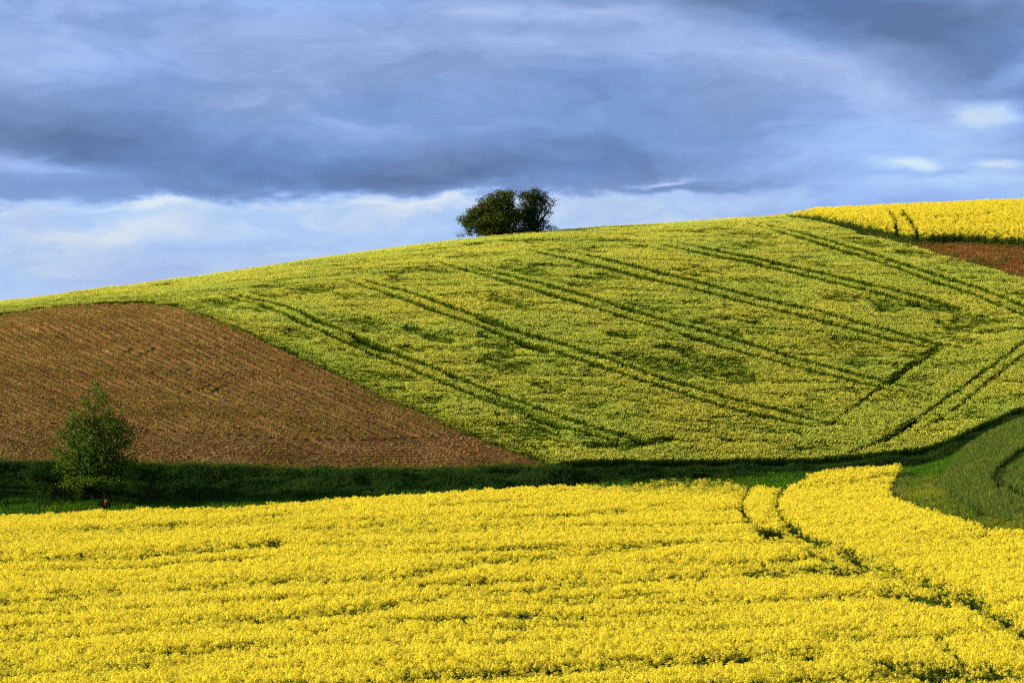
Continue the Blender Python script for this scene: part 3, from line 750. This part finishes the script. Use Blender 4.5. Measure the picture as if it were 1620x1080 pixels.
# ------------------------------------------------------------------ seedlings in rows and clods on the tilled field
X, Y = grid_pts(-85, 8, 268, 400, 0.30, a0=-330, a1=900)
k = brown_mask(X, Y); X, Y = X[k], Y[k]
d, a = row_coord(X, Y); hd = headland(X, Y); isH = hd < 13 + 3 * np.sin(X / 9)
ds = np.round(d / ROW) * ROW - d                                   # snap onto the nearest row
kk = np.round(d / ROW).astype(int)
X2 = np.where(isH, X, X - ds / .88); Y2 = np.where(isH, Y + (np.round(hd / ROW) * ROW - hd), Y)
rowv = vnoise(kk * 1.0, kk * 0.0 + 3, 5); strong = (rowv > .45) & (d < 34 + 6 * fbm(X / 9, Y / 9, 2, 8)) & ~isH
k = brown_mask(X2, Y2) & (rng.uniform(size=X.shape) < np.where(strong, .95, .10 + .55 * fbm(X / 9, Y / 9, 3, 121))); X2, Y2 = X2[k], Y2[k]
sd = srcs('seedling', [lambda: grass_tuft(.15, 8, .08, (0.12, 0.15, 0.015), (0.38, 0.36, 0.045), .05, .05)] * 3, M_grass)
o = scatter('seedlings', np.stack([X2, Y2, soil_z(X2, Y2) - .02], 1), rng.uniform(0, 6.28, X2.shape), rng.uniform(.5, 1.1, X2.shape), rng.integers(0, 3, X2.shape), sd)
tag(o, 'rows of small yellow green seedlings on the bare brown field', 'seedlings', 'stuff')


def clod_src(i):
    mb = MB(); t = (1 + 5 ** .5) / 2
    v = np.array([(-1, t, 0), (1, t, 0), (-1, -t, 0), (1, -t, 0), (0, -1, t), (0, 1, t), (0, -1, -t), (0, 1, -t), (t, 0, -1), (t, 0, 1), (-t, 0, -1), (-t, 0, 1)], float)
    f = [(0, 11, 5), (0, 5, 1), (0, 1, 7), (0, 7, 10), (0, 10, 11), (1, 5, 9), (5, 11, 4), (11, 10, 2), (10, 7, 6), (7, 1, 8), (3, 9, 4), (3, 4, 2), (3, 2, 6), (3, 6, 8), (3, 8, 9), (4, 9, 5), (2, 4, 11), (6, 2, 10), (8, 6, 7), (9, 8, 1)]
    mb.add(v * rng.uniform(.7, 1.25, v.shape) * [.030, .025, .020], f, (1, 1, 1)); return mb.obj('clod_source_%02d' % i, M_clod, link=False)


cs = [clod_src(i) for i in range(4)]
X, Y = grid_pts(-85, 8, 268, 400, 0.30, a0=-330, a1=900); k = brown_mask(X, Y) & (rng.uniform(size=X.shape) < .75); X, Y = X[k], Y[k]
XU, YU = grid_pts(38, 112, 340, 470, .4, a0=1400, a1=1950); k = upper_brown_mask(XU, YU) & (rng.uniform(size=XU.shape) < .6); XU, YU = XU[k], YU[k]
PC = np.concatenate([np.stack([X, Y, soil_z(X, Y)], 1), np.stack([XU, YU, ground_z(XU, YU) + .05], 1)])
o = scatter('soil_clods', PC, rng.uniform(0, 6.28, len(PC)), rng.uniform(.5, 2.1, len(PC)) * 1.1, rng.integers(0, 4, len(PC)), cs)
tag(o, 'crumbled clods and stones lying on the bare earth', 'clods', 'stuff')

# ------------------------------------------------------------------ trees
def make_tree(name, label, base, blobs, dens, leaf, forks, trunk_r, cols, cat='tree', spread=.32, per=26, group=None, limbs=26):
    """blobs: (dx, dy, dz, rx, ry, rz, density) round the base in metres"""
    root = bpy.data.objects.new(name, None); COL.objects.link(root); root.location = base
    tag(root, label, cat, group=group)
    C = []
    for (dx, dy, dz, rx, ry, rz, dn) in blobs:  # clusters of leaves
        n = max(3, int(dens * dn * rx * ry * rz * 12))
        v = rng.normal(size=(n, 3)); v /= np.linalg.norm(v, axis=1)[:, None]; r = rng.uniform(.12, 1, n) ** (1 / 2.2)
        C.append(np.array([dx, dy, dz]) + v * r[:, None] * [rx, ry, rz])
    C = np.concatenate(C); C = C[C[:, 2] > .15]
    wood = MB(); bc = (0.1, 0.07, 0.05)
    forks = [np.asarray(f, float) for f in forks]
    for f in forks:
        mid = f * [.30, .30, .42]; wood.tube([(0, 0, -.3), (0, 0, f[2] * .14), mid, f * [.75, .75, .8], f], [trunk_r, trunk_r * .8, trunk_r * .62, trunk_r * .42, trunk_r * .2], bc, 7)
    idx = rng.permutation(len(C))
    for n_, i in enumerate(idx[:limbs * 6]):
        c = C[i]; f = forks[int(np.argmin([np.linalg.norm(c - g_) for g_ in forks]))]
        t = rng.uniform(.25, .95); st = f * [t * .8, t * .8, t]
        if st[2] > c[2] + .3: t = max(.1, (c[2] - .2) / f[2]); st = f * [t * .8, t * .8, t]
        m = (st + c) / 2 + np.array([0, 0, .12 * np.linalg.norm(c - st)]) + rng.normal(0, .08, 3)
        r0 = trunk_r * (.34 if n_ < limbs else .14); wood.tube([st, m, c], [r0, r0 * .6, r0 * .2], bc, 4)
    wood.obj('trunk', M_bark, root)
    lf = MB(); V = []; 
    for c in C:
        k = int(per * rng.uniform(.5, 1.4)); P = c + rng.normal(0, 1, (k, 3)) * spread * [1, 1, .75] * rng.uniform(.6, 1.15)
        base_c = jit(cols[rng.integers(len(cols))], .15)
        for p in P:
            if p[2] < .05: continue
            lf.leafq(p, leaf * rng.uniform(.7, 1.3), jit(base_c, .15), rng.normal(size=3) + [0, 0, .6], .62)
    lf.obj('crown', M_leaf, root)
    return root


def ground_at(x, Y):
    X = (x - 810) / F * Y; return X, Y, float(ground_z(np.array(X), np.array(Y)))


def blobs_px(base, L, k=1.0):
    bx_, by_, bz_ = base; out = []
    for (x, y, rx, ry, dn, *dy) in L:
        s_ = by_ / F; dyy = dy[0] if dy else 0.0
        out.append(((x - 810) * s_ - bx_, dyy, (540 - y) * s_ - bz_, rx * s_, rx * s_ * k, ry * s_, dn))
    return out


OLIVE = [(0.13, 0.145, 0.016), (0.09, 0.11, 0.014), (0.055, 0.08, 0.013)]
b1 = ground_at(792, 421.0)
make_tree('spreading_tree', 'broad olive tree leaning left on the skyline, left of the rounder one', b1,
          blobs_px(b1, [(738, 346, 13, 10, 1.0), (752, 338, 14, 12, 1), (770, 328, 16, 15, 1), (790, 318, 18, 15, 1), (804, 314, 12, 14, 1), (816, 340, 10, 16, 1), (755, 356, 22, 11, .9),
                        (785, 345, 28, 18, 1), (808, 345, 14, 22, 1), (775, 366, 24, 9, 1), (800, 366, 22, 9, 1), (742, 366, 7, 9, .7)], .8),
          7.5, .17, [(-3.2, 0, 2.4), (-1.6, .3, 3.4), (.2, -.2, 4.2), (1.0, .3, 3.8), (-2.4, -.4, 1.6)], .22, OLIVE, spread=.26, per=30)
b2 = ground_at(842, 423.0)
make_tree('round_tree', 'dark round-headed tree on the skyline with limbs showing, right of the broad one', b2,
          blobs_px(b2, [(833, 312, 14, 11, 1), (848, 308, 15, 12, 1), (860, 316, 10, 11, .9), (843, 328, 22, 12, .9), (866, 328, 9, 9, .7), (874, 319, 5, 4, .6),
                        (829, 345, 14, 16, 1.1), (850, 348, 16, 14, .8), (868, 340, 8, 6, .7), (835, 365, 22, 8, 1.3), (862, 360, 9, 6, .5)], .8),
          6.5, .17, [(-1.0, 0, 4.0), (.3, .2, 4.4), (1.2, -.2, 3.5), (1.9, 0, 3.2), (-.4, 0, 3.0)], .20, [(0.045, 0.075, 0.016), (0.035, 0.06, 0.016), (0.075, 0.095, 0.016)], spread=.26, per=26)
b3 = ground_at(873, 422.0)
make_tree('shrub', 'small bush low on the skyline right of the round-headed tree', b3, blobs_px(b3, [(868, 362, 8, 6, 1), (877, 358, 6, 6, .8)], 1), 6, .15,
          [(0, 0, .9), (-.4, 0, .7)], .05, OLIVE, 'shrub', .2, 22, limbs=6)
b4 = ground_at(728, 416.0)
make_tree('shrub', 'tiny bush on the skyline left of the broad tree', b4, blobs_px(b4, [(726, 373, 5, 4, 1), (733, 373, 4, 3, 1)], 1), 8, .14,
          [(0, 0, .5)], .04, OLIVE, 'shrub', .16, 18, limbs=4)
b5 = at(148, 779, 0, 262); b5 = ground_at(148, 277.6)
make_tree('young_tree', 'bushy conical tree standing on the dark grass below the bare field', b5,
          blobs_px(b5, [(151, 606, 4, 7, 6), (155, 612, 7, 8, 2.5), (146, 620, 7, 9, 2.0), (160, 622, 7, 8, 2), (140, 636, 9, 12, .6), (165, 630, 9, 11, .7), (172, 645, 8, 10, .6), (152, 645, 22, 20, .7), (186, 646, 4, 12, 1.8), (125, 655, 14, 13, .7), (180, 664, 15, 13, .7), (112, 672, 14, 12, .6), (202, 676, 12, 14, .7), (130, 672, 22, 20, .75), (165, 675, 28, 22, .8),
                        (107, 688, 18, 16, .75), (198, 690, 19, 20, .8), (92, 705, 14, 9, .7), (100, 735, 18, 14, .8, -.5), (150, 762, 46, 9, 1.1, -1.0), (205, 735, 18, 16, .8, -.3), (120, 765, 26, 8, .9, -1.0), (190, 765, 26, 8, .9, -.8), (150, 700, 45, 24, .85), (195, 715, 20, 20, .7), (112, 720, 24, 16, .7),
                        (150, 732, 50, 22, .95), (130, 752, 24, 12, .9), (185, 748, 26, 16, .9), (105, 757, 8, 4, .4), (88, 715, 14, 5, .35)], .75),
          4.6, .16, [(0, 0, 6.8), (-1.3, 0, 4.4), (1.3, .2, 4.6), (-2.1, -.3, 2.9), (2.0, 0, 3.0), (.4, .8, 4.6), (-.4, -.8, 4.4), (.8, -.6, 5.6)], .13,
          [(0.085, 0.16, 0.017), (0.06, 0.12, 0.015), (0.11, 0.16, 0.02)], spread=.24, per=24, limbs=40)
for lab, xx, Yv, L, sc in [
    ('dark leafy bush just right of the conical tree', 240, 279.0, [(232, 752, 16, 12, 1), (248, 748, 14, 13, 1), (262, 757, 10, 8, .8)], 1),
    ('small dark bush on the bank, farther right of the conical tree', 345, 281.5, [(345, 744, 7, 7, 1), (340, 750, 8, 6, 1)], 1),
    ('dark bush on the bank left of the conical tree', 55, 278.5, [(50, 745, 18, 9, .8), (70, 750, 14, 9, .8)], 1)]:
    bb = ground_at(xx, Yv)
    make_tree('shrub', lab, bb, blobs_px(bb, L, .8), 9, .12, [(0, 0, .9), (.5, 0, .7), (-.5, 0, .7)], .05, [(0.022, 0.05, 0.014), (0.03, 0.06, 0.016)], 'shrub', .2, 26, limbs=6)

# dry stalks in the corner by the yellow field
mb = MB()
for i in range(38):
    xx = rng.uniform(1405, 1446); X_, Y_, Z_ = at(xx, rng.uniform(778, 800), 0, 200)
    h = rng.uniform(.7, 1.35); l = rng.normal(0, .12, 2); mb.blade((X_, Y_, Z_), h, .025, l, rng.uniform(0, 3.1), (0.15, 0.12, 0.05), (0.42, 0.34, 0.18), 2)
    mb.leafq((X_ + l[0], Y_ + l[1], Z_ + h), .09, (0.42, 0.35, 0.2), asp=.35)
o = mb.obj('dry_stalks', M_grass); tag(o, 'pale dry grass stalks in the corner where yellow field bends', 'grass stalks', 'stuff')

# ------------------------------------------------------------------ animals
def fur(name, c1, c2):
    return plain_mat(name, [(0, c1), (1, c2)], 14, 0.9, .006, 60)


M_deer = fur('red brown coat', (0.07, 0.024, 0.008), (0.13, 0.050, 0.018)); M_pale = fur('pale fur', (0.22, 0.14, 0.08), (0.32, 0.22, 0.13))
M_hare = fur('tawny coat', (0.26, 0.12, 0.05), (0.42, 0.21, 0.10)); M_dark = fur('dark fur', (0.012, 0.009, 0.007), (0.03, 0.02, 0.015))


def skin(name, V, E, R, mat, parent, sub=2):
    me = bpy.data.meshes.new(name); me.from_pydata(V, E, []); me.update(); o = bpy.data.objects.new(name, me); COL.objects.link(o)
    o.parent = parent; me.materials.append(mat)
    o.modifiers.new('skin', 'SKIN')
    if not me.skin_vertices: me.skin_vertices.new()
    for i, r in enumerate(R):
        sv = me.skin_vertices[0].data[i]; sv.radius = (r, r) if np.ndim(r) == 0 else r; sv.use_root = (i == 0)
    s_ = o.modifiers.new('smooth', 'SUBSURF'); s_.levels = sub; s_.render_levels = sub
    return o


def ball(name, c, r, mat, parent):
    mb = MB(); vs = [(0, 0, 1)]; fs = []; n = 8
    for i in range(1, 5):
        for j in range(n): a = math.pi * i / 5; b = 2 * math.pi * j / n; vs.append((math.sin(a) * math.cos(b), math.sin(a) * math.sin(b), math.cos(a)))
    vs.append((0, 0, -1)); L = len(vs) - 1
    for j in range(n):
        fs.append((0, 1 + j, 1 + (j + 1) % n)); fs.append((L, L - n + (j + 1) % n, L - n + j))
        for i in range(3): a = 1 + i * n; fs.append((a + j, a + n + j, a + n + (j + 1) % n, a + (j + 1) % n))
    mb.add(np.array(vs) * r + np.array(c), fs, (1, 1, 1)); o = mb.obj(name, mat, parent)
    for p in o.data.polygons: p.use_smooth = True
    return o


def ear(base, tip, w, mat, parent):
    b = np.array(base, float); t = np.array(tip, float); m = b * .5 + t * .5; u = np.array([.3, .95, 0]); u = u / np.linalg.norm(u) * w; d = np.array([.02, -.01, 0])
    mb = MB(); mb.add([b - u * .5, b + u * .5, m + u, t, m - u, m + d], [(0, 1, 5), (1, 2, 5), (2, 3, 5), (3, 4, 5), (4, 0, 5)], (1, 1, 1)); return mb.obj('ear', mat, parent)


def roe_deer(loc, rz):
    """built facing -X, nose turned; z up"""
    r = bpy.data.objects.new('roe_deer', None); COL.objects.link(r); r.location = loc; r.rotation_euler = (0, 0, rz)
    tag(r, 'reddish brown roe deer seen from behind, standing in grass below the conical tree', 'deer')
    V = [(.28, 0, .62), (.12, 0, .61), (-.10, 0, .60), (-.27, 0, .63), (-.36, 0, .76), (-.40, -.02, .90), (-.42, -.05, .98), (-.46, -.14, .96), (-.48, -.23, .92), (.35, 0, .60)]
    R = [(.12, .13), (.125, .14), (.12, .14), (.10, .13), (.065, .085), (.05, .055), (.055, .055), (.04, .045), (.022, .024), (.07, .09)]
    E = [(0, 1), (1, 2), (2, 3), (3, 4), (4, 5), (5, 6), (6, 7), (7, 8), (0, 9)]
    for sy in (-.075, .075):
        n = len(V); V += [(.31, sy, .50), (.24, sy, .40), (.35, sy, .26), (.31, sy, .06), (.28, sy, .01)]; R += [.075, .05, .026, .018, .022]
        E += [(0, n), (n, n + 1), (n + 1, n + 2), (n + 2, n + 3), (n + 3, n + 4)]
        n = len(V); V += [(-.27, sy, .48), (-.25, sy, .30), (-.27, sy, .06), (-.29, sy, .01)]; R += [.055, .03, .017, .022]
        E += [(3, n), (n, n + 1), (n + 1, n + 2), (n + 2, n + 3)]
    skin('body', V, E, R, M_deer, r)
    ball('rump_patch', (.40, 0, .60), .062, M_pale, r); ball('nose', (-.485, -.25, .915), .016, M_dark, r)
    ear((-.42, -.09, 1.01), (-.44, -.10, 1.17), .03, M_pale, r); ear((-.40, -.02, 1.02), (-.37, .03, 1.17), .03, M_deer, r)
    for sy in (-.10, -.13): pass
    ball('eye', (-.490, -.11, .985), .012, M_dark, r); ball('eye', (-.415, -.14, .985), .012, M_dark, r)
    return r


def hare(loc, rz, label, k=1.0):
    r = bpy.data.objects.new('hare', None); COL.objects.link(r); r.location = loc; r.rotation_euler = (0, 0, rz); r.scale = (k, k, k)
    tag(r, label, 'hare')
    V = [(.06, 0, .11), (.0, 0, .20), (-.04, 0, .29), (-.06, 0, .36), (-.12, 0, .355), (-.155, 0, .34), (.15, 0, .08)]
    R = [.105, .085, .06, .048, .04, .022, .03]; E = [(0, 1), (1, 2), (2, 3), (3, 4), (4, 5), (0, 6)]
    for sy in (-.06, .06):
        n = len(V); V += [(-.06, sy * .6, .16), (-.08, sy * .6, .02), (-.11, sy * .6, .012)]; R += [.03, .018, .016]; E += [(1, n), (n, n + 1), (n + 1, n + 2)]
        n = len(V); V += [(.03, sy * 1.3, .05), (-.06, sy * 1.3, .018)]; R += [.05, .02]; E += [(0, n), (n, n + 1)]
    skin('body', V, E, R, M_hare, r)
    ear((-.05, -.02, .40), (-.02, -.03, .54), .022, M_hare, r); ear((-.05, .02, .40), (-.01, .03, .54), .022, M_hare, r)
    ball('ear_tip', (-.02, -.03, .535), .014, M_dark, r); ball('ear_tip', (-.01, .03, .535), .014, M_dark, r)
    ball('eye', (-.10, -.034, .375), .009, M_dark, r); ball('eye', (-.10, .034, .375), .009, M_dark, r)
    ball('tail', (.185, 0, .09), .035, M_dark, r)
    return r


dx_, dy_, dz_ = ground_at(168, 276.6)
roe_deer((dx_, dy_, dz_), math.radians(-78))
hx, hy, hz = at(148, 483.5)
hare((hx, hy - .6, float(ground_z(np.array(hx), np.array(hy - .6))) + .05), 0.2, 'tawny hare sitting upright at the top edge of the bare field', 1.1)
kx, ky, kz = at(782, 517, .35)
hare((kx, ky, kz + .08), -.4, 'small reddish hare sitting in a wheel track through the barley', 0.9)
print('counts', NB, NR)
